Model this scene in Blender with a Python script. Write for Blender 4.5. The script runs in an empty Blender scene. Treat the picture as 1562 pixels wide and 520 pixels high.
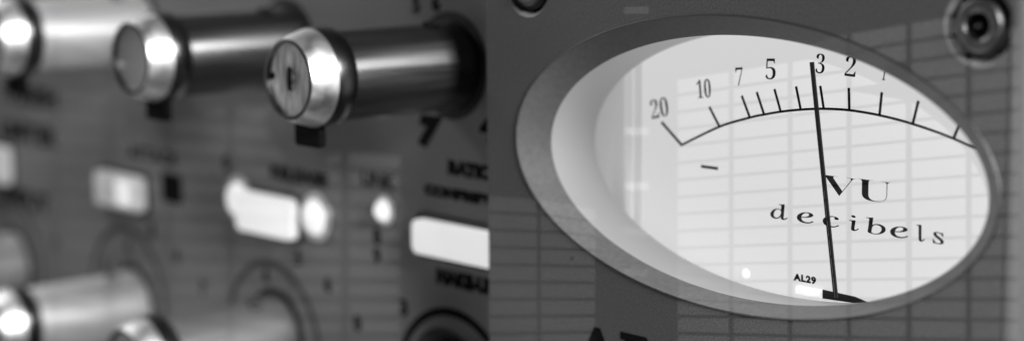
import bpy, bmesh, math, random
from mathutils import Vector, Matrix
random.seed(7)
S = 0.05                       # one drawing unit = 5 cm (radius of the meter's scale arc)
scene = bpy.context.scene
COL = scene.collection

# ------------------------------------------------------------------ camera
def V(x, y, z): return Vector((x*S, y*S, z*S))
cam_d = bpy.data.cameras.new('camera'); cam = bpy.data.objects.new('camera', cam_d); COL.objects.link(cam)
R_, U_, F_ = Vector((0.66912, 0.74310, -0.00901)), Vector((-0.10218, 0.10403, 0.98931)), Vector((-0.73610, 0.66105, -0.14554))
R_ = (R_).normalized(); F_ = (F_ - F_.dot(R_)*R_).normalized(); U_ = R_.cross(F_)
m = Matrix((R_, U_, -F_)).transposed().to_4x4(); m.translation = V(2.1449, -2.5824, 1.4019)
cam.matrix_world = m
cam_d.sensor_width = 36.0; cam_d.lens = 36.0*2800.95/1562.0
cam_d.clip_start = 0.005; cam_d.clip_end = 20.0
cam_d.dof.use_dof = True; cam_d.dof.focus_distance = 3.52*S; cam_d.dof.aperture_fstop = 15.0; cam_d.dof.aperture_blades = 0
scene.camera = cam

# ------------------------------------------------------------------ world, lamps, exposure
world = bpy.data.worlds.new('World'); scene.world = world; world.use_nodes = True
nt = world.node_tree; bg = nt.nodes['Background']
tc = nt.nodes.new('ShaderNodeTexCoord'); sep = nt.nodes.new('ShaderNodeSeparateXYZ'); rp = nt.nodes.new('ShaderNodeValToRGB')
nt.links.new(tc.outputs['Generated'], sep.inputs[0])
mr = nt.nodes.new('ShaderNodeMapRange'); mr.inputs[1].default_value = -1; mr.inputs[2].default_value = 1
nt.links.new(sep.outputs[2], mr.inputs[0]); nt.links.new(mr.outputs[0], rp.inputs[0]); nt.links.new(rp.outputs[0], bg.inputs[0])
rp.color_ramp.elements[0].position = 0.30; rp.color_ramp.elements[0].color = (0.05, 0.05, 0.05, 1)
rp.color_ramp.elements[1].position = 0.75; rp.color_ramp.elements[1].color = (0.30, 0.30, 0.30, 1)
bg.inputs[1].default_value = 0.24

def area(name, loc, target, sx, sy, power):
    d = bpy.data.lights.new(name, 'AREA'); d.shape = 'RECTANGLE'; d.size = sx*S; d.size_y = sy*S; d.energy = power
    o = bpy.data.objects.new(name, d); COL.objects.link(o); o.location = V(*loc)
    o.rotation_euler = (V(*target) - V(*loc)).to_track_quat('-Z', 'Y').to_euler()
    return o
area('key_softbox', (5.8, -1.05, 4.0), (-0.5, 0.0, 0.8), 1.8, 1.2, 2.4)
area('desk_bounce', (-1.8, -2.2, -2.2), (-1.4, 0.0, 0.4), 4.0, 1.6, 0.07)
area('front_softbox', (-5.4, -4.2, 0.0), (-1.2, 0.0, 0.8), 2.4, 2.4, 0.04)
area('top_strip', (-4.2, -1.0, 3.2), (-2.7, -0.2, 0.6), 1.4, 0.8, 0.14)
# unseen lamp over the camera, added with its lattice to throw a grid of light
LP = (2.09894, -2.53558, 1.8471)
ld = bpy.data.lights.new('gobo_lamp', 'SPOT'); ld.energy = 0.60; ld.spot_size = math.radians(40); ld.spot_blend = 0.0; ld.shadow_soft_size = 0.0004*S
lo = bpy.data.objects.new('gobo_lamp', ld); COL.objects.link(lo); lo.location = V(*LP)
AX, RT, UP = Vector((-0.70728, 0.65211, -0.27297)), Vector((0.67785, 0.7352, 0.0)), Vector((-0.20069, 0.18503, 0.96202))
lo.rotation_euler = AX.to_track_quat('-Z', 'Y').to_euler()

scene.view_settings.view_transform = 'Standard'; scene.view_settings.look = 'None'
scene.view_settings.exposure = 0.0; scene.view_settings.gamma = 1.0
scene.cycles.max_bounces = 10

# ------------------------------------------------------------------ materials (the photograph is black and white)
def mat(name, g, rough=0.5, metal=0.0, bump=0.0, bscale=2000, stretch=(1, 1, 1), var=0.0, emit=0.0, coat=0.0, spec=0.5, vscale=None, rvar=0.0, specks=0.0):
    m = bpy.data.materials.new(name); m.use_nodes = True; n = m.node_tree; b = n.nodes['Principled BSDF']
    b.inputs['Base Color'].default_value = (g, g, g, 1); b.inputs['Roughness'].default_value = rough; b.inputs['Metallic'].default_value = metal
    b.inputs['Coat Weight'].default_value = coat; b.inputs['Specular IOR Level'].default_value = spec
    if emit: b.inputs['Emission Color'].default_value = (1, 1, 1, 1); b.inputs['Emission Strength'].default_value = emit
    if bump or var or rvar:
        t = n.nodes.new('ShaderNodeTexCoord'); mp = n.nodes.new('ShaderNodeMapping'); mp.inputs['Scale'].default_value = stretch
        n.links.new(t.outputs['Object'], mp.inputs[0])
        no = n.nodes.new('ShaderNodeTexNoise'); no.inputs['Scale'].default_value = bscale; no.inputs['Detail'].default_value = 3
        n.links.new(mp.outputs[0], no.inputs['Vector'])
        if bump:
            bu = n.nodes.new('ShaderNodeBump'); bu.inputs['Strength'].default_value = bump; bu.inputs['Distance'].default_value = 0.0001
            n.links.new(no.outputs[0], bu.inputs['Height']); n.links.new(bu.outputs[0], b.inputs['Normal'])
        if var:
            nb = n.nodes.new('ShaderNodeTexNoise'); nb.inputs['Scale'].default_value = vscale or bscale; nb.inputs['Detail'].default_value = 4
            n.links.new(mp.outputs[0], nb.inputs['Vector'])
            r = n.nodes.new('ShaderNodeMapRange'); r.inputs[1].default_value = 0.3; r.inputs[2].default_value = 0.7
            r.inputs[3].default_value = g*(1-var); r.inputs[4].default_value = g*(1+var)
            n.links.new(nb.outputs[0], r.inputs[0])
            val = r.outputs[0]
            if specks:      # a few tiny dark flecks of dust and chips
                vo = n.nodes.new('ShaderNodeTexVoronoi'); vo.inputs['Scale'].default_value = 330; n.links.new(t.outputs['Object'], vo.inputs['Vector'])
                ad = n.nodes.new('ShaderNodeMath'); ad.operation = 'SUBTRACT'; n.links.new(vo.outputs['Distance'], ad.inputs[0])
                sc = n.nodes.new('ShaderNodeSeparateColor'); n.links.new(vo.outputs['Color'], sc.inputs[0])
                pw = n.nodes.new('ShaderNodeMath'); pw.operation = 'POWER'; pw.inputs[1].default_value = 6; n.links.new(sc.outputs[0], pw.inputs[0])
                ms = n.nodes.new('ShaderNodeMath'); ms.operation = 'MULTIPLY'; ms.inputs[1].default_value = specks*3; n.links.new(pw.outputs[0], ms.inputs[0])
                n.links.new(ms.outputs[0], ad.inputs[1])
                gt = n.nodes.new('ShaderNodeMapRange'); gt.inputs[1].default_value = -0.02; gt.inputs[2].default_value = 0.02; gt.inputs[3].default_value = 0.35; gt.inputs[4].default_value = 1.0
                n.links.new(ad.outputs[0], gt.inputs[0])
                mu = n.nodes.new('ShaderNodeMath'); mu.operation = 'MULTIPLY'; n.links.new(val, mu.inputs[0]); n.links.new(gt.outputs[0], mu.inputs[1]); val = mu.outputs[0]
            cb = n.nodes.new('ShaderNodeCombineColor')
            for i in range(3): n.links.new(val, cb.inputs[i])
            n.links.new(cb.outputs[0], b.inputs['Base Color'])
        if rvar:
            r2 = n.nodes.new('ShaderNodeMapRange'); r2.inputs[1].default_value = 0.3; r2.inputs[2].default_value = 0.7
            r2.inputs[3].default_value = rough*(1-rvar); r2.inputs[4].default_value = rough*(1+rvar)
            n.links.new(no.outputs[0], r2.inputs[0]); n.links.new(r2.outputs[0], b.inputs['Roughness'])
    return m
M = dict(
    plate=mat('anodised_plate', 0.10, 0.42, 0.0, 0.35, 9000, var=0.38, vscale=5200, specks=0.03),
    panel=mat('painted_panel', 0.185, 0.45, 0.0, 0.3, 9000, var=0.30, vscale=4200),
    bezel=mat('cut_bezel', 0.115, 0.50, 0.0, 0.1, 3000, var=0.12, vscale=1800, specks=0.045),
    seat=mat('countersunk_seat', 0.15, 0.5),
    lip=mat('cut_edge', 0.10, 0.5, 1.0),
    housing=mat('white_housing_glow', 0.20, 0.55, 0.0, 0.05, 4000, var=0.04, vscale=6000, emit=0.16, specks=0.04),  # emission paints the dial's glow onto the wall
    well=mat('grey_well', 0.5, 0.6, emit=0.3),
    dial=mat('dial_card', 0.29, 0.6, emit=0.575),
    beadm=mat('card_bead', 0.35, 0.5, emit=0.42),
    wordink=mat('word_ink', 0.03, 0.8, spec=0.2),
    ringgrey=mat('ring_ink', 0.06, 0.8),
    ink=mat('black_ink', 0.005, 0.9, spec=0.15),
    inkgrey=mat('grey_ink', 0.05, 0.7),
    needle=mat('needle_black', 0.006, 0.35),
    white=mat('white_enamel_glow', 0.9, 0.3, emit=0.5),  # emission added so stop and rivet look brighter than the dial
    chrome=mat('chrome', 0.8, 0.10, 1.0, 0.15, 400),
    rim=mat('polished_rim', 0.9, 0.42, 1.0, 0.3, 600, rvar=0.2),
    lit_barrel=mat('lit_aluminium', 0.40, 0.62, 0.6, 0.15, 900, stretch=(1, 0.04, 1), rvar=0.3),  # paler copy of the barrel metal: brightly lit barrels put into colour
    half_lit=mat('half_lit_aluminium', 0.14, 0.6, 0.5, 0.15, 900, stretch=(1, 0.04, 1), rvar=0.3),  # middle copy of the barrel metal, its weaker light put into colour
    halo_ring=mat('lamp_halo', 0.3, 0.6, emit=0.16),  # weak emission paints the halo of light around each lamp
    satin=mat('shaded_aluminium', 0.07, 0.36, 0.9, 0.35, 900, stretch=(1, 0.04, 1), rvar=0.5),  # dark copy of the barrel metal, for barrels left in shade
    face=mat('turned_face', 0.60, 0.48, 1.0, 1.0, 900, stretch=(3.2, 1, 0.35), var=0.55, vscale=900),
    face2=mat('plain_face', 0.42, 0.45, 1.0, 0.2, 2000),
    steel=mat('dark_steel', 0.24, 0.38, 1.0, 0.2, 1500),
    collar=mat('dark_collar', 0.10, 0.3, 1.0),
    black=mat('black_rubber', 0.008, 0.6),
    slot=mat('black_slot', 0.003, 0.8, spec=0.1),
    keycap=mat('lit_keycap', 0.4, 0.4, emit=0.66),
    keydim=mat('keycap', 0.62, 0.4, emit=0.12),
    lamp=mat('lit_lamp', 0.4, 0.4, emit=0.72),
    board=mat('gobo_paint', 0.03, 0.8),
)

# ------------------------------------------------------------------ helpers
def link(name, mesh, material, parent=None, smooth=False, at=None):
    for v in mesh.vertices: v.co = v.co*S
    o = bpy.data.objects.new(name, mesh); COL.objects.link(o); mesh.materials.append(material)
    if smooth:
        for p in mesh.polygons: p.use_smooth = True
        mesh.set_sharp_from_angle(angle=math.radians(35))
    if parent: o.parent = parent
    if at: o.location = V(*at)
    return o
def thing(name, label, cat, at=(0, 0, 0), group=None):
    o = bpy.data.objects.new(name, None); COL.objects.link(o); o.location = V(*at); o.empty_display_size = 0.005
    tag(o, label, cat, group); return o
def tag(o, label, cat, group=None):
    o['label'] = label; o['category'] = cat
    if group: o['group'] = group
    return o
def loft(rings, n=96, close=True):
    """rings: (cx, cz, a, b, y) ellipses facing -y, joined in order; close = fill both ends."""
    bm = bmesh.new(); L = []
    for cx, cz, a, b, y in rings:
        L.append([bm.verts.new((cx+a*math.cos(2*math.pi*i/n), y, cz+b*math.sin(2*math.pi*i/n))) for i in range(n)])
    for A, B in zip(L, L[1:]):
        for i in range(n):
            j = (i+1) % n; bm.faces.new((A[i], A[j], B[j], B[i]))
    if close: bm.faces.new(L[0]); bm.faces.new(L[-1][::-1])
    bmesh.ops.recalc_face_normals(bm, faces=bm.faces)
    me = bpy.data.meshes.new('m'); bm.to_mesh(me); bm.free(); return me
def lathe(profile, n=64, closed=False):
    """profile of (r, y); r = 0 ends make a cap. closed joins last ring to the first (an annulus)."""
    bm = bmesh.new(); L = []
    for r, y in profile:
        L.append([bm.verts.new((r*math.cos(2*math.pi*i/n), y, r*math.sin(2*math.pi*i/n))) for i in range(n)] if r > 1e-6 else [bm.verts.new((0, y, 0))])
    pairs = list(zip(L, L[1:])) + ([(L[-1], L[0])] if closed else [])
    for A, B in pairs:
        for i in range(n):
            j = (i+1) % n
            if len(A) == 1 and len(B) == 1: continue
            if len(A) == 1: bm.faces.new((A[0], B[j], B[i]))
            elif len(B) == 1: bm.faces.new((A[i], A[j], B[0]))
            else: bm.faces.new((A[i], A[j], B[j], B[i]))
    bmesh.ops.recalc_face_normals(bm, faces=bm.faces)
    me = bpy.data.meshes.new('m'); bm.to_mesh(me); bm.free(); return me
def poly(pts, y, t, bevel=0.0):
    """a flat outline in x,z given thickness t from y backwards (towards +y)."""
    bm = bmesh.new(); vs = [bm.verts.new((x, y, z)) for x, z in pts]; f = bm.faces.new(vs)
    r = bmesh.ops.extrude_face_region(bm, geom=[f]); bmesh.ops.translate(bm, verts=[v for v in r['geom'] if isinstance(v, bmesh.types.BMVert)], vec=(0, t, 0))
    bmesh.ops.recalc_face_normals(bm, faces=bm.faces)
    if bevel: bmesh.ops.bevel(bm, geom=[e for e in bm.edges], offset=bevel, segments=3, affect='EDGES', profile=0.6)
    me = bpy.data.meshes.new('m'); bm.to_mesh(me); bm.free(); return me
def rrect(x0, x1, z0, z1, r, k=6):
    P = []
    for cx, cz, a0 in ((x1-r, z1-r, 0), (x0+r, z1-r, 90), (x0+r, z0+r, 180), (x1-r, z0+r, 270)):
        for i in range(k+1):
            a = math.radians(a0+90*i/k); P.append((cx+r*math.cos(a), cz+r*math.sin(a)))
    return P
def sheet(outer, holes, y, t):
    """filled outline with holes, thickness t from y to y+t."""
    c = bpy.data.curves.new('c', 'CURVE'); c.dimensions = '2D'; c.fill_mode = 'BOTH'; c.extrude = t/2
    for P in [outer]+holes:
        s = c.splines.new('POLY'); s.points.add(len(P)-1); s.use_cyclic_u = True
        for q, (x, z) in zip(s.points, P): q.co = (x, z, 0, 1)
    o = bpy.data.objects.new('tmp', c); COL.objects.link(o); dg = bpy.context.evaluated_depsgraph_get()
    me = bpy.data.meshes.new_from_object(o.evaluated_get(dg)); bpy.data.objects.remove(o)
    for v in me.vertices: v.co = Vector((v.co.x, y+t/2-v.co.z, v.co.y))
    return me
def ell(cx, cz, a, b, n=128): return [(cx+a*math.cos(2*math.pi*i/n), cz+b*math.sin(2*math.pi*i/n)) for i in range(n)]
def serif(s):
    o = ''
    for ch in s:
        if ch.isdigit(): o += chr(0x1D7CE+int(ch))
        elif ch.isupper(): o += chr(0x1D400+ord(ch)-65)
        elif ch.islower(): o += chr(0x1D41A+ord(ch)-97)
        else: o += ch
    return o
def text_mesh(s, w, h, cx, cz, y, off=0.0, rot=0.0, shear=0.0, t=0.0006, spacing=1.0):
    """lettering fitted to a w x h box centred on (cx, cz), lying on plane y and facing -y."""
    c = bpy.data.curves.new('t', 'FONT'); c.body = s; c.offset = off; c.extrude = 0.01; c.resolution_u = 4; c.space_character = spacing
    o = bpy.data.objects.new('tmp', c); COL.objects.link(o); dg = bpy.context.evaluated_depsgraph_get()
    me = bpy.data.meshes.new_from_object(o.evaluated_get(dg)); bpy.data.objects.remove(o)
    xs = [v.co.x for v in me.vertices]; ys = [v.co.y for v in me.vertices]
    x0, x1, y0, y1 = min(xs), max(xs), min(ys), max(ys)
    ca, sa = math.cos(rot), math.sin(rot)
    for v in me.vertices:
        X = ((v.co.x-x0)/(x1-x0)-0.5)*w if w else (v.co.x-(x0+x1)/2)*h/(y1-y0); Z = ((v.co.y-y0)/(y1-y0)-0.5)*h; X += shear*Z
        v.co = Vector((cx+ca*X-sa*Z, y-(t if v.co.z > 0 else -t*0.5), cz+sa*X+ca*Z))
    return me
def join(meshes):
    bm = bmesh.new()
    for me in meshes: bm.from_mesh(me)
    me = bpy.data.meshes.new('m'); bm.to_mesh(me); bm.free(); return me

# ------------------------------------------------------------------ meter faceplate
E1 = (-0.1248, 0.9058, 0.5915, 0.2791); E2 = (-0.1227, 0.8948, 0.5373, 0.2512); T1 = 0.0485; D = 0.201
SCREWS = [(0.418, 1.191), (-0.676, 1.228)]
SR = 0.067
XL, XR = -0.809, 0.478
plate = thing('faceplate', 'dark grey metal faceplate around the oval meter window, standing proud of the knob panel', 'faceplate', (XL, 0, 0.5))
def at_parent(o, p): o.parent = p; o.matrix_parent_inverse = Matrix.Translation(-p.location); return o
P = sheet([(XL, -0.3), (XR, -0.3), (XR, 1.9), (XL, 1.9)], [ell(E1[0], E1[1], E1[2]+.003, E1[3]+.003)] + [ell(x, z, SR, SR, 64) for x, z in SCREWS], 0.0, 0.05)
at_parent(link('front_sheet', P, M['plate']), plate)
# right hand rounded edge and the backing slab behind
bmE = bmesh.new(); prof = [(XR, 0.0)] + [(XR+0.030*math.sin(a), 0.030*(1-math.cos(a))) for a in [math.radians(q) for q in range(10, 91, 10)]] + [(XR+0.03, 0.05), (XR, 0.05)]
for z0, z1 in ((-0.3, 1.9),):
    A = [bmE.verts.new((x, y, z0)) for x, y in prof]; B = [bmE.verts.new((x, y, z1)) for x, y in prof]
    for i in range(len(A)): j = (i+1) % len(A); bmE.faces.new((A[i], A[j], B[j], B[i]))
    bmE.faces.new(A); bmE.faces.new(B[::-1])
bmesh.ops.recalc_face_normals(bmE, faces=bmE.faces); meE = bpy.data.meshes.new('m'); bmE.to_mesh(meE); bmE.free()
at_parent(link('rounded_edge', meE, mat('edge_anodised', 0.09, 0.45, 0.0, 0.3, 9000, var=0.25, vscale=14000), smooth=True), plate)
sh = sheet([(XL+.004, -0.3), (XR-.02, -0.3), (XR-.02, 1.9), (XL+.004, 1.9)], [ell(E1[0], E1[1], E1[2]+.02, E1[3]+.02)], 0.052, 0.12)
at_parent(link('backing', sh, M['plate']), plate)
# screw seats: conical bright wall and floor, part of the plate
for x, z in SCREWS:
    seat = lathe([(SR+.001, -0.0006), (SR-.004, 0.002), (0.054, 0.036), (0.0, 0.036)])
    at_parent(link('screw_seat', seat, M['seat'], smooth=True, at=(x, 0, z)), plate)
# lettering under the meter
let = join([text_mesh(serif('A'), 0.19, 0.15, -0.473, 0.536-0.075, 0, off=0.03), text_mesh(serif('N'), 0.21, 0.14, -0.302, 0.539-0.07, 0, off=0.03)])
at_parent(link('lettering', let, M['ink']), plate)
tc1 = [(x, z) for x, z in SCREWS]
def assembly(name, parent, at, label=None):
    """a part made of sub-parts: an Empty under its thing."""
    o = bpy.data.objects.new(name, None); COL.objects.link(o); o.empty_display_size = 0.003; o.location = V(*at); at_parent(o, parent)
    if label: o['label'] = label
    return o
def screw(x, z, label):
    t = assembly('socket_screw', plate, (x, 0.0, z), label)
    link('head', lathe([(0.0, 0.034), (0.045, 0.034), (0.045, 0.000), (0.043, -0.004), (0.036, -0.007), (0.026, -0.006), (0.0235, -0.004), (0.0235, 0.016), (0.0, 0.016)]), M['steel'], t, True)
    link('gap_ring', lathe([(0.0525, 0.0355), (0.0525, 0.008), (0.0455, 0.006), (0.0455, 0.0355)], closed=True), M['black'], t, True)  # black ring painting the dark gap around the screw head
    sk = lathe([(0.0, 0.0158), (0.021, 0.0155), (0.0234, 0.002), (0.0234, 0.0145), (0.0, 0.0157)], 6)
    link('hex_socket', lathe([(0.0228, 0.0155), (0.0228, -0.0035), (0.0195, -0.0035), (0.0175, 0.013), (0.0, 0.0135), (0.0, 0.0155)], 6), M['slot'], t)
    link('glint_stud', lathe([(0.0, 0.0), (0.0045, 0.0005), (0.0065, 0.004), (0.0065, 0.013), (0.0, 0.013)], 24), M['chrome'], t, True)  # chrome stud added for the bright reflection dot inside the socket
screw(*SCREWS[0], 'socket screw right of the oval meter window, fully in view')
screw(*SCREWS[1], 'socket screw above the oval window near the knobs, cut by the top of the photo')

# ------------------------------------------------------------------ VU meter
vu = thing('vu_meter', 'oval white level meter with black needle, lettered VU decibels, needle near 3', 'meter', (E1[0], 0.0, E1[1]))
def pv(o): return at_parent(o, vu)
pv(link('bezel', loft([(*E1, -0.0005), (E2[0], E2[1], E2[2], E2[3], T1), (E2[0], E2[1], E2[2]+.03, E2[3]+.03, T1+.001), (E1[0], E1[1], E1[2]+.0028, E1[3]+.0028, 0.004)], close=False, n=160), M['bezel'], smooth=True))
pv(link('bezel_edge', loft([(E1[0], E1[1], E1[2]+.0032, E1[3]+.0032, -0.0004), (E1[0], E1[1], E1[2]+.0015, E1[3]+.0015, -0.0022), (E1[0], E1[1], E1[2]-.001, E1[3]-.001, -0.0006)], close=False, n=160), M['lip'], smooth=True))
YB = 0.178
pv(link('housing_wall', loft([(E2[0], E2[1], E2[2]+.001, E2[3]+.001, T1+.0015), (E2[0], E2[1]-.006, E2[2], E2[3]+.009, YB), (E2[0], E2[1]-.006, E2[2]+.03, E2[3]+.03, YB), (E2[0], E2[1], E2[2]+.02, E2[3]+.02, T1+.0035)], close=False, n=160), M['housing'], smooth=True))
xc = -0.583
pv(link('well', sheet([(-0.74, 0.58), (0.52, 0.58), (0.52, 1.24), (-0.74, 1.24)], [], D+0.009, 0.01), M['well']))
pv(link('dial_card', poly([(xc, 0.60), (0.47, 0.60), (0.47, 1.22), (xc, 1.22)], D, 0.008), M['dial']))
def bead(x, r, h, y):
    pr = [(x+r*math.cos(math.pi*k/12), y-h*math.sin(math.pi*k/12)) for k in range(13)]
    bm = bmesh.new(); A = [bm.verts.new((a, b, .60)) for a, b in pr]; B = [bm.verts.new((a, b, 1.22)) for a, b in pr]
    for k in range(13): bm.faces.new((A[k], A[(k+1) % 13], B[(k+1) % 13], B[k]))
    bm.faces.new(A); bm.faces.new(B[::-1]); bmesh.ops.recalc_face_normals(bm, faces=bm.faces)
    me = bpy.data.meshes.new('m'); bm.to_mesh(me); bm.free(); return me
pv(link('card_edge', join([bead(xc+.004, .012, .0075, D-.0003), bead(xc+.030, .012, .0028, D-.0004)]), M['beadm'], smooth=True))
# scale: arc and ticks
inn = {20: (-.427, .897), 10: (-.323, .944), 7: (-.243, .969), 6: (-.206, .978), 5: (-.164, .987), 4: (-.114, .995), 3: (-.058, 1.001), 2: (.003, 1.003), 1: (.073, .999), 0: (.148, .989), -1: (.237, .970), -2: (.330, .940), -3: (.420, .897)}
out = {20: (-.483, .939), 10: (-.350, .981), 7: (-.264, 1.010), 6: (-.225, 1.020), 5: (-.180, 1.029), 4: (-.126, 1.038), 3: (-.067, 1.043), 2: (.001, 1.044), 1: (.077, 1.041), 0: (.159, 1.031), -1: (.254, 1.010), -2: (.352, .978), -3: (.470, .935)}
def stroke(a, b, w, y=D-.0007, t=.0006):
    d = Vector((b[0]-a[0], b[1]-a[1])).normalized()*w/2; n_ = Vector((-d.y, d.x))
    a = Vector(a)-d*.5; b = Vector(b)+d*.5
    return poly([tuple(a-n_), tuple(b-n_), tuple(b+n_), tuple(a+n_)], y, t)
marks = [stroke(inn[k], out[k], .0056 if k != 20 else .0062, y=D-.0009-.0002*(i % 2)) for i, k in enumerate(inn)]
# smooth arc through the tick feet
ks = sorted(inn, key=lambda k: inn[k][0]); arc = []
pts = [inn[k] for k in ks]
for i in range(len(pts)-1):
    p0 = pts[max(i-1, 0)]; p1 = pts[i]; p2 = pts[i+1]; p3 = pts[min(i+2, len(pts)-1)]
    for q in range(6):
        u = q/6.0
        f = lambda a, b, c, d: 0.5*((2*b)+(-a+c)*u+(2*a-5*b+4*c-d)*u*u+(-a+3*b-3*c+d)*u**3)
        arc.append((f(p0[0], p1[0], p2[0], p3[0]), f(p0[1], p1[1], p2[1], p3[1])))
arc.append(pts[-1])
bm = bmesh.new(); rows = []
for i, p in enumerate(arc):
    a = arc[max(i-1, 0)]; b = arc[min(i+1, len(arc)-1)]; d = Vector((b[0]-a[0], b[1]-a[1])).normalized(); n_ = Vector((-d.y, d.x))*.0024
    rows.append([bm.verts.new((p[0]+s*n_.x, y, p[1]+s*n_.y)) for s, y in ((-1, D-.0005), (1, D-.0005), (1, D-.0002), (-1, D-.0002))])
for A, B in zip(rows, rows[1:]):
    for i in range(4): bm.faces.new((A[i], A[(i+1) % 4], B[(i+1) % 4], B[i]))
bmesh.ops.recalc_face_normals(bm, faces=bm.faces); ma = bpy.data.meshes.new('m'); bm.to_mesh(ma); bm.free()
pv(link('scale', join(marks+[ma]), M['ink']))
for s, x, z, w, h, rot in (('20', -.491, .969, .050, .040, .34), ('10', -.367, 1.018, .038, .038, .22), ('7', -.272, 1.049, .019, .036, .16), ('5', -.191, 1.069, .025, .041, .10),
                           ('3', -.068, 1.087, .021, .038, -.02), ('2', .004, 1.086, .025, .038, -.06), ('1', .082, 1.083, .008, .036, -.12), ('0', .170, 1.072, .022, .038, -.2), ('1', .275, 1.048, .008, .036, -.3)):
    pv(link('numeral', text_mesh(serif(s), w, h, x, z, D, off=-.0125, rot=rot*0.7, shear=0.05), M['inkgrey'] if s == '20' else M['ink']))
# words on the dial, letter by letter in wide engraved roman
W = []
W.append(text_mesh(serif('V'), .082, .0370, -.019, .8555, D, off=-.016))
W.append(text_mesh(serif('U'), .078, .0400, .064, .8555, D, off=-.017))
pv(link('lettering', join(W), M['wordink']))
def ital(ch): return chr(0x1D44E+ord(ch)-97)
W = []
for ch, x, w, h in (('d', -.168, .042, .0290), ('e', -.099, .040, .0205), ('c', -.036, .038, .0205), ('i', .017, .019, .0280), ('b', .068, .041, .0290), ('e', .123, .039, .0205), ('l', .170, .016, .0290), ('s', .209, .027, .0205)):
    W.append(text_mesh(ital(ch), w*1.12, h*1.08, x, .7745+h/2, D, off=.004, shear=-.46))
pv(link('lettering', join(W), M['wordink']))
pv(link('lettering', text_mesh('AL29', .056, .0150, -.0985, .6635, D, off=.055, spacing=1.15), M['ink']))
pv(link('dash_mark', stroke((-.371, .858), (-.328, .858), .0062, y=D-.0008), M['inkgrey']))
# needle
def bar3(a, b, w0, w1, y, t):
    d = Vector((b[0]-a[0], b[1]-a[1])).normalized(); n_ = Vector((-d.y, d.x))
    a = Vector(a); b = Vector(b)
    return poly([tuple(a-n_*w0/2), tuple(b-n_*w1/2), tuple(b+n_*w1/2), tuple(a+n_*w0/2)], y, t)
YN = D-.05
pv(link('needle', bar3((.0158, .650), (-.0505, 1.094), .0085, .0080, YN, .004), M['needle']))
pv(link('needle_stripe', bar3((.0155, .652), (-.0150, .855), .0022, .0014, YN-.0007, .001), mat('stripe_grey', .10, .4)))  # paler centre line along the needle's lower half
hub = pv(link('needle_hub', poly([(-.052, .632), (.078, .637), (.025, .6475), (-.052, .6495)], D-.004, .0035, bevel=.0008), M['needle']))
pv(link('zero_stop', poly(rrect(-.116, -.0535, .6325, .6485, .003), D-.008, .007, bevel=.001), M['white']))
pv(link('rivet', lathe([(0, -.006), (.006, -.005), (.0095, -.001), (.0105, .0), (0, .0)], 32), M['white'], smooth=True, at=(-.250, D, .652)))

# ------------------------------------------------------------------ knob panel on the left
YL = 0.10
panel = thing('control_unit', 'blurred audio unit at left with knobs, glowing buttons and black labels on dark grey', 'audio unit', (-2.0, YL, 0.5))
def pp(o): return at_parent(o, panel)
pp(link('front_sheet', sheet([(-5.6, -0.9), (-0.70, -0.9), (-0.70, 2.2), (-5.6, 2.2)], [], YL, 0.04), M['panel']))
def ptxt(s, x, z, w, h, name='lettering', mt='ink', **k): return pp(link(name, text_mesh(s, w, h, x, z, YL, **k), M[mt]))
ptxt('7', -1.126, .872, .080, .078, off=.11, shear=.22)
ptxt('4', -.917, .905, .060, .078, off=.07, shear=.22)
ptxt('RATIO', -.985, .797, .155, .036, off=.10)
ptxt('COMPRESSION', -.985, .736, .330, .027, off=.10)
ptxt('MAKE-UP', -1.005, .537, .210, .040, off=.10)
ptxt('RELEASE', -1.655, .713, .250, .036, off=.06)
ptxt('LINK', -1.325, .738, .130, .036, off=.03)
ptxt('ATTACK', -2.36, .697, .270, .040, off=.03)
ptxt('THRESH', -3.09, .815, .360, .062, off=.05)
ptxt('LIMITER', -3.11, .694, .380, .062, off=.05)
ptxt('INPUT', -3.14, .480, .300, .060, off=.05)
for x, z, s in ((-1.987, .714, '0'), (-1.665, .5, '5'), (-1.816, .435, '4'), (-1.54, .45, '6'), (-1.334, .600, '8'), (-1.336, .551, '9'), (-2.252, .427, '6'), (-2.381, .478, '5'),
                (-2.521, .416, '4'), (-2.659, .337, '3'), (-2.121, .353, '7'), (-1.168, 1.164, '5'), (-1.097, 1.171, '6'), (-1.235, .440, '3'), (-3.30, .43, '6'), (-2.96, .36, '7'), (-1.42, .37, '8')):
    ptxt(s, x, z, .030, .040, 'numeral', off=.045)
# printed rings round the lower knobs
def ring(x, z, r, w): pp(link('printed_ring', sheet(ell(x, z, r+w/2, r+w/2), [ell(x, z, r-w/2, r-w/2)], YL-.0008, .001), M['ink'] if x > -1.5 else M['ringgrey']))
for x, z in ((-1.055, .252), (-1.79, .262), (-2.53, .262), (-3.26, .262)): ring(x, z, .205, .020)
pp(link('indicator_slot', poly(rrect(-2.315, -2.215, .575, .655, .012), YL-.003, .004), M['slot']))
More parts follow.
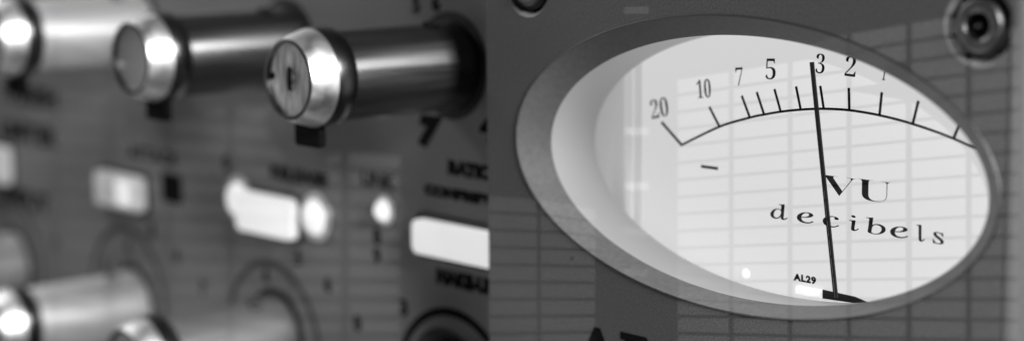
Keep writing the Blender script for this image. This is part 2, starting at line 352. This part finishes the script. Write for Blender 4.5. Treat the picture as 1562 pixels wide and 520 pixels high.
# top knobs stand on thin dark skirts
KL = 0.45
def knob(x, z, label, face='plain', finish='satin', lug=None, r=0.101, grp='satin metal knobs on the control panel'):
    t = assembly('control_knob', panel, (x, YL, z), label)
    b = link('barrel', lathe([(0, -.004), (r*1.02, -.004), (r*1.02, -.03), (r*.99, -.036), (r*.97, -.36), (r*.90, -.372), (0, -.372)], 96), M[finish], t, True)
    rim = lathe([(r*.88, -.390), (r*1.04, -.392), (r*1.04, -.396), (r*.94, -.430), (r*.86, -.451), (r*.83, -.452), (r*.80, -.449), (r*.80, -.390)], 96, closed=True)
    link('face_groove', lathe([(r*.77, -.40), (r*.77, -.4525), (r*.835, -.4535), (r*.85, -.4515), (r*.83, -.40)], 96, closed=True), M['collar'], t, True)
    link('collar', lathe([(r*.97, -.34), (r*1.04, -.345), (r*1.075, -.352), (r*1.08, -.385), (r*1.05, -.394), (r*.90, -.3935)], 96), M['collar'], t, True)
    link('rim', rim, M['rim'], t, True)
    if face == 'turned':
        f = link('face', lathe([(0, -.433), (r*.12, -.436), (r*.24, -.4435), (r*.55, -.4445), (r*.79, -.4440), (r*.79, -.40), (0, -.40)], 96), M['face'], t, True)
        link('face_slot', poly(rrect(-.010, .000, -.024, .026, .004), -.4455, .003), M['slot'], t)
        link('index_dot', lathe([(0, -.447), (.008, -.4465), (.008, -.443), (0, -.443)], 24), M['slot'], t, at=(-.066, 0, .004))
    else:
        f = link('face', lathe([(0, -.4455), (r*.66, -.4450), (r*.79, -.4430), (r*.79, -.40), (0, -.40)], 96), M['face2'], t, True)
    link('skirt', lathe([(0, -.0005), (r*1.22, -.0005), (r*1.22, -.003), (r*1.06, -.0035), (0, -.0035)], 96), M['black'], t, True)
    if lug is not None:
        link('lug', poly(rrect(lug-.046, lug+.046, -.152, -.100, .010), -.385, .018, bevel=.003), M['slot'], t, True)
    s = link('set_screw', lathe([(.0165, -.002), (.0165, .002), (.011, .002), (.009, .0115), (0, .0115), (0, .0135), (.0185, .0135), (.0185, -.002)], 24), M['slot'], t)
    a = math.radians(72)  # on the barrel's upper side near its foot
    rad = Vector((math.cos(a), 0, math.sin(a)))
    s.matrix_local = Matrix.Translation((rad*r*1.0 + Vector((0, -.085, 0)))*S) @ Vector((0, -1, 0)).rotation_difference(rad).to_matrix().to_4x4()
    return t
knob(-1.045, 1.031, 'upper knob nearest the meter plate, with a slotted turned metal face', 'turned', lug=-.030)
knob(-1.690, 1.038, 'upper knob with a plain grey face, second from the meter plate', lug=-.004)
knob(-2.415, 1.050, 'upper knob at the left edge of the photo, its face cut off', finish='lit_barrel', lug=.0)
knob(-2.500, .245, 'lower knob at the left edge, its long barrel lit pale on top', finish='lit_barrel')
knob(-1.775, .282, 'lower knob with only the bright rim of its face in view at the bottom', finish='half_lit')
knob(-1.085, .292, 'lower knob under the MAKE-UP label, barrel barely in view')
knob(-3.235, .262, 'lower knob whose pale barrel end shows at the left edge, left of the long barrel', finish='lit_barrel')

# buttons and lamps
def button(x0, x1, z0, z1, label, mt, dep=.03, rr=.02):
    t = assembly('push_button', panel, ((x0+x1)/2, YL, z0), label)
    w = (x1-x0)/2; h = z1-z0
    link('cap', poly(rrect(-w, w, 0, h, rr), -dep, dep-.004, bevel=.004), M[mt], t, True)
    link('collar', sheet(rrect(-w-.012, w+.012, -.012, h+.012, rr), [rrect(-w-.003, w+.003, -.003, h+.003, rr)], -.006, .0055), M['black'], t)
    return t
def window(t, x0, x1, z0, z1):
    link('pale_strip', poly(rrect(x0, x1, z0, z1, .01), -.0335, .004), M['keycap'], t)  # paler strip laid over part of the cap
def led(x, z, r, label):
    t = assembly('indicator_lamp', panel, (x, YL, z), label)
    link('dome', lathe([(0, -.030), (r*.5, -.027), (r*.85, -.018), (r, -.006), (r, -.002), (0, -.002)], 48), M['lamp'], t, True)
    link('halo_ring', lathe([(r*1.0, -.001), (r*1.0, -.008), (r*1.35, -.005), (r*1.4, -.001)], 48, closed=True), M['halo_ring'], t, True)  # ring added to carry the lamp's soft halo
    link('collar', lathe([(r*1.41, -.0005), (r*1.41, -.004), (r*1.46, -.004), (r*1.48, -.0005)], 48, closed=True), M['steel'], t, True)
button(-1.165, -.84, .587, .668, 'glowing white push button between the COMPRESSION and MAKE-UP labels', 'keycap')
button(-1.905, -1.655, .548, .652, 'glowing white push button between two round lamps', 'keycap')
dimb = button(-2.650, -2.400, .530, .630, 'dim pale push button left of the glowing lamps', 'keydim')
window(dimb, .005, .085, .015, .085)
button(-3.47, -3.215, .520, .640, 'dim pale push button cut by the left edge of the photo', 'keydim')
led(-1.298, .668, .027, 'small glowing round lamp left of the COMPRESSION button')
led(-1.580, .617, .045, 'large glowing round lamp just right of a lit square button')
led(-1.925, .623, .046, 'large glowing round lamp just left of a lit square button')

# ------------------------------------------------------------------ dark panel beyond the right edge of the meter plate
nb = link('adjoining_unit', sheet([(XR+.045, -0.3), (2.4, -0.3), (2.4, 1.9), (XR+.045, 1.9)], [], 0.07, 0.05), M['plate'])
tag(nb, 'dark sliver of the next unit, set back beyond the right edge of the meter faceplate', 'audio unit')

# ------------------------------------------------------------------ unseen lattice board, added before the lamp to shape its light into a grid
OPS = [[-29566,14014,-26715,13293,-26691,12404,-29538,13097],[-29529,12810,-26683,12118,-26659,11232,-29501,11896],[-29492,11610,-26651,10947,-26627,10064,-29464,10699],[-29455,10414,-26619,9780,-26595,8900,-29427,9506],[-29418,9222,-26588,8616,-26564,7739,-29390,8316],[-29382,8033,-26556,7456,-26532,6581,-29354,7130],[-29345,6848,-26524,6299,-26501,5427,-29317,5948],[-29309,5667,-26493,5146,-26469,4276,-29281,4769],[-29272,4489,-26462,3996,-26438,3129,-29245,3594],[-29236,3315,-26430,2850,-26407,1985,-29208,2423],[-29200,2144,-26399,1707,-26376,845,-29172,1255],[-29164,977,-26368,567,-26345,-292,-29136,91],[-29128,-186,-26337,-569,-26314,-1426,-29100,-1070],[-29092,-1346,-26306,-1702,-26283,-2556,-29065,-2227],[-29056,-2502,-26276,-2831,-26252,-3683,-29029,-3381],[-29021,-3655,-26245,-3957,-26222,-4807,-28994,-4531],[-26355,12039,-23698,11393,-23678,10537,-26331,11156],[-26324,10871,-23672,10252,-23652,9399,-26300,9991],[-26292,9707,-23645,9115,-23625,8264,-26269,8830],[-26261,8547,-23618,7981,-23599,7133,-26238,7672],[-26230,7390,-23592,6851,-23572,6005,-26207,6518],[-26199,6236,-23566,5724,-23546,4880,-26176,5367],[-26168,5086,-23539,4600,-23520,3759,-26145,4219],[-26138,3940,-23513,3479,-23493,2640,-26115,3075],[-26107,2796,-23487,2362,-23467,1526,-26084,1935],[-26076,1656,-23461,1248,-23441,414,-26053,797],[-26046,520,-23435,137,-23415,-694,-26023,-337],[-26016,-613,-23409,-971,-23389,-1800,-25993,-1467],[-25985,-1743,-23383,-2075,-23364,-2902,-25962,-2594],[-25955,-2869,-23357,-3176,-23338,-4000,-25932,-3718],[-25925,-3992,-23331,-4274,-23312,-5096,-25902,-4839],[-23273,10159,-20410,9491,-20395,8670,-23253,9309],[-23247,9026,-20389,8387,-20373,7568,-23227,8179],[-23221,7896,-20368,7286,-20352,6469,-23201,7052],[-23195,6770,-20347,6188,-20331,5374,-23176,5928],[-23169,5647,-20326,5093,-20310,4281,-23150,4807],[-23144,4527,-20305,4002,-20289,3192,-23124,3689],[-23118,3410,-20284,2913,-20268,2106,-23099,2575],[-23092,2297,-20263,1828,-20247,1022,-23073,1464],[-23067,1186,-20242,745,-20227,-58,-23048,356],[-23042,79,-20221,-334,-20206,-1135,-23023,-748],[-23016,-1024,-20201,-1411,-20185,-2209,-22997,-1850],[-22991,-2125,-20180,-2484,-20165,-3280,-22972,-2948],[-22966,-3222,-20160,-3554,-20144,-4348,-22947,-4043],[-22941,-4317,-20139,-4621,-20124,-5413,-22922,-5135],[-19992,8298,-16962,7621,-16950,6835,-19977,7483],[-19971,7201,-16946,6554,-16935,5771,-19956,6388],[-19951,6107,-16930,5490,-16919,4709,-19936,5297],[-19930,5016,-16915,4430,-16903,3651,-19915,4208],[-19910,3929,-16899,3372,-16888,2595,-19895,3123],[-19890,2844,-16883,2317,-16872,1542,-19875,2040],[-19869,1762,-16868,1265,-16856,492,-19854,961],[-19849,684,-16852,216,-16841,-555,-19834,-115],[-19829,-392,-16837,-831,-16825,-1599,-19814,-1189],[-19809,-1464,-16821,-1874,-16810,-2640,-19794,-2259],[-19789,-2534,-16806,-2915,-16795,-3679,-19774,-3326],[-19769,-3600,-16791,-3952,-16779,-4714,-19754,-4391],[-19749,-4664,-16775,-4987,-16764,-5747,-19734,-5452],[-16566,7532,-13724,6897,-13716,6143,-16555,6751],[-16551,6470,-13713,5863,-13705,5111,-16539,5690],[-16535,5410,-13702,4831,-13694,4082,-16524,4633],[-16520,4353,-13691,3802,-13683,3055,-16509,3578],[-16505,3299,-13680,2776,-13672,2031,-16494,2526],[-16490,2248,-13670,1753,-13662,1010,-16479,1477],[-16475,1200,-13659,733,-13651,-9,-16464,431],[-16460,154,-13648,-285,-13640,-1024,-16449,-612],[-16445,-888,-13637,-1300,-13629,-2038,-16434,-1653],[-16431,-1928,-13626,-2312,-13619,-3048,-16420,-2690],[-16416,-2965,-13616,-3322,-13608,-4056,-16405,-3725],[-16401,-3998,-13605,-4329,-13597,-5061,-16390,-4757],[-16386,-5030,-13594,-5333,-13587,-6063,-16375,-5786],[-13319,5778,-10668,5211,-10663,4489,-13311,5031],[-13308,4751,-10661,4210,-10656,3490,-13301,4005],[-13298,3726,-10654,3211,-10649,2494,-13290,2982],[-13288,2704,-10648,2216,-10643,1499,-13280,1962],[-13277,1684,-10641,1222,-10636,508,-13270,945],[-13267,668,-10634,231,-10630,-481,-13260,-70],[-13257,-346,-10628,-757,-10623,-1467,-13249,-1082],[-13247,-1357,-10621,-1742,-10617,-2451,-13239,-2091],[-13236,-2366,-10615,-2725,-10610,-3432,-13229,-3098],[-13226,-3372,-10608,-3706,-10604,-4411,-13219,-4102],[-13216,-4375,-10602,-4684,-10597,-5387,-13209,-5103],[-13206,-5376,-10595,-5660,-10591,-6361,-13199,-6102],[-10268,4130,-7449,3554,-7447,2865,-10263,3414],[-10262,3135,-7446,2587,-7445,1900,-10257,2421],[-10256,2143,-7444,1623,-7442,938,-10251,1431],[-10250,1154,-7442,661,-7440,-22,-10245,443],[-10244,167,-7439,-298,-7437,-980,-10239,-542],[-10237,-818,-7437,-1255,-7435,-1935,-10233,-1524],[-10231,-1800,-7434,-2210,-7433,-2888,-10227,-2505],[-10225,-2779,-7432,-3162,-7430,-3839,-10221,-3482],[-10219,-3756,-7430,-4112,-7428,-4787,-10215,-4457],[-10213,-4730,-7427,-5059,-7426,-5732,-10209,-5430],[-10207,-5702,-7425,-6004,-7423,-6676,-10203,-6400],[-2654,383,-36,-113,-42,-849,-2657,-379],[-2657,-530,-43,-1001,-48,-1735,-2660,-1290],[-2661,-1441,-49,-1886,-54,-2619,-2664,-2199],[-2664,-2350,-55,-2770,-61,-3501,-2667,-3107],[-2668,-3257,-62,-3651,-67,-4381,-2671,-4011],[-2671,-4162,-68,-4531,-73,-5259,-2674,-4914],[-2675,-5064,-74,-5408,-80,-6134,-2678,-5815],[-2678,-5964,-81,-6283,-86,-7008,-2681,-6714],[-2681,-6863,-87,-7157,-92,-7880,-2684,-7610],[176,-153,3105,-709,3097,-1415,170,-888],[169,-1039,3096,-1565,3088,-2270,164,-1771],[163,-1922,3086,-2420,3078,-3123,157,-2653],[156,-2804,3076,-3274,3068,-3975,150,-3533],[149,-3683,3067,-4125,3059,-4824,144,-4411],[143,-4561,3057,-4974,3049,-5672,137,-5286],[136,-5436,3047,-5821,3039,-6518,131,-6160],[130,-6309,3038,-6667,3030,-7362,124,-7032],[123,-7181,3028,-7510,3020,-8204,118,-7902],[7671,6085,10485,6164,10468,5379,7658,5333],[7656,5180,10465,5225,10449,4442,7643,4429],[7640,4276,10446,4289,10429,3508,7627,3527],[7625,3374,10426,3355,10410,2576,7612,2627],[7609,2475,10407,2423,10391,1646,7596,1730],[7594,1578,10387,1494,10371,719,7581,834],[7578,682,10368,567,10352,-207,7566,-59],[7563,-211,10349,-358,10333,-1130,7550,-951],[7548,-1102,10330,-1281,10314,-2050,7535,-1840],[7533,-1991,10310,-2201,10294,-2969,7520,-2727],[7517,-2878,10291,-3119,10275,-3885,7505,-3613],[7502,-3763,10272,-4035,10256,-4799,7489,-4496],[7487,-4645,10253,-4949,10237,-5711,7474,-5377],[7472,-5526,10234,-5860,10218,-6621,7459,-6256],[7457,-6405,10215,-6770,10199,-7529,7444,-7133],[7442,-7281,10196,-7677,10181,-8434,7429,-8008],[7427,-8156,10177,-8582,10162,-9337,7414,-8881],[10698,6170,13688,6253,13668,5430,10682,5382],[10678,5229,13664,5277,13643,4457,10662,4443],[10659,4290,13639,4304,13619,3486,10642,3506],[10639,3354,13615,3333,13595,2517,10622,2572],[10619,2420,13591,2365,13571,1551,10603,1640],[10600,1488,13567,1399,13546,587,10583,710],[10580,558,13543,436,13522,-374,10563,-218],[10560,-369,13519,-525,13498,-1333,10544,-1143],[10541,-1294,13495,-1484,13475,-2290,10524,-2066],[10521,-2217,13471,-2440,13451,-3244,10505,-2987],[10502,-3137,13447,-3394,13427,-4195,10486,-3906],[10482,-4056,13423,-4345,13403,-5145,10466,-4822],[10463,-4972,13399,-5294,13379,-6092,10447,-5737],[10444,-5886,13376,-6241,13356,-7036,10428,-6649],[10425,-6797,13352,-7185,13332,-7979,10408,-7559],[10405,-7707,13329,-8127,13309,-8919,10389,-8466],[10386,-8614,13305,-9066,13285,-9856,10370,-9372],[13902,6259,16890,6342,16864,5482,13881,5434],[13877,5280,16860,5329,16835,4472,13856,4458],[13852,4305,16831,4319,16806,3464,13831,3484],[13828,3332,16801,3311,16776,2458,13807,2513],[13803,2361,16772,2306,16747,1456,13782,1545],[13779,1393,16743,1304,16718,456,13758,578],[13754,427,16714,304,16689,-542,13734,-385],[13730,-536,16684,-693,16660,-1536,13709,-1347],[13706,-1497,16655,-1687,16631,-2528,13685,-2306],[13681,-2456,16627,-2679,16602,-3518,13661,-3262],[13657,-3412,16598,-3668,16573,-4505,13637,-4216],[13633,-4366,16569,-4655,16545,-5490,13613,-5168],[13609,-5317,16540,-5639,16516,-6472,13589,-6117],[13585,-6266,16512,-6620,16487,-7451,13565,-7064],[13561,-7213,16483,-7599,16459,-8428,13541,-8009],[13537,-8157,16455,-8576,16430,-9402,13517,-8951],[13513,-9099,16426,-9550,16402,-10374,13493,-9891],[17103,6347,20125,6431,20095,5534,17078,5486],[17073,5332,20090,5381,20060,4487,17048,4473],[17043,4320,20055,4334,20025,3441,17018,3462],[17013,3310,20020,3289,19990,2399,16988,2455],[16984,2302,19985,2247,19955,1360,16959,1450],[16954,1298,19950,1208,19921,323,16929,447],[16925,296,19916,172,19886,-710,16900,-553],[16895,-704,19881,-861,19852,-1741,16870,-1550],[16866,-1700,19847,-1892,19818,-2770,16841,-2544],[16837,-2695,19813,-2920,19783,-3795,16812,-3536],[16808,-3686,19778,-3945,19749,-4818,16783,-4526],[16778,-4675,19744,-4967,19715,-5838,16754,-5513],[16749,-5662,19710,-5987,19681,-6855,16725,-6497],[16720,-6646,19676,-7003,19648,-7869,16696,-7479],[16692,-7627,19643,-8017,19614,-8881,16667,-8458],[16663,-8606,19609,-9029,19580,-9890,16638,-9434],[16634,-9582,19575,-10037,19547,-10896,16610,-10408],[20373,6438,23393,6522,23358,5587,20343,5538],[20338,5385,23352,5434,23317,4502,20308,4488],[20302,4335,23311,4349,23276,3419,20272,3440],[20267,3287,23271,3266,23236,2339,20237,2395],[20232,2243,23230,2187,23195,1263,20202,1352],[20197,1201,23190,1111,23155,189,20167,313],[20162,162,23149,38,23115,-881,20132,-723],[20127,-874,23109,-1032,23075,-1949,20097,-1757],[20092,-1908,23069,-2099,23035,-3013,20063,-2788],[20058,-2938,23029,-3163,22995,-4075,20028,-3816],[20023,-3966,22989,-4224,22955,-5133,19993,-4842],[19988,-4991,22949,-5282,22915,-6189,19959,-5864],[19954,-6013,22910,-6338,22876,-7242,19925,-6884],[19920,-7033,22870,-7390,22836,-8291,19890,-7901],[19885,-8049,22831,-8439,22797,-9338,19856,-8916],[19851,-9063,22791,-9486,22758,-10382,19822,-9927],[19817,-10075,22752,-10529,22718,-11423,19788,-10936],[23565,5437,26187,5480,26148,4515,23530,4503],[23524,4350,26141,4362,26102,3399,23488,3417],[23483,3265,26095,3247,26056,2287,23447,2336],[23442,2183,26049,2135,26010,1179,23407,1257],[23401,1105,26004,1027,25964,73,23366,181],[23360,29,25958,-78,25919,-1029,23325,-892],[23320,-1043,25913,-1180,25873,-2129,23285,-1962],[23279,-2112,25867,-2279,25828,-3225,23244,-3029],[23239,-3179,25822,-3374,25783,-4317,23204,-4093],[23198,-4242,25777,-4467,25738,-5407,23164,-5154],[23158,-5303,25732,-5556,25693,-6494,23124,-6212],[23118,-6360,25687,-6642,25648,-7577,23084,-7267],[23078,-7415,25642,-7725,25604,-8658,23044,-8319],[23038,-8467,25598,-8805,25559,-9735,23004,-9368],[22999,-9515,25553,-9882,25515,-10809,22965,-10414],[22959,-10561,25509,-10956,25471,-11881,22925,-11458],[4796,9478,6154,9327,6147,8904,4790,9055],[4721,3906,6069,3759,6063,3342,4716,3489],[4682,995,6025,849,6019,435,4677,581],[4648,-1586,5986,-1731,5980,-2142,4642,-1997],[4612,-4286,5945,-4429,5939,-4837,4606,-4694]]
b0, b1, c0, c1 = -.42, .39, -.26, .28
hol = [[(q[i]*1e-5, q[i+1]*1e-5) for i in range(0, 8, 2)] for q in OPS]
lat = sheet([(b0, c0), (b1, c0), (b1, c1), (b0, c1)], hol, 0, .002)
Lv, k_ = Vector(LP), 0.5
for v in lat.vertices:
    x, y, z = v.co; v.co = Lv + AX*(k_+y) + (RT*x + UP*z)*k_
tag(link('grid_gobo', lat, M['board']), 'unseen lattice board added to throw a grid of light across the meter and panel', 'lattice')
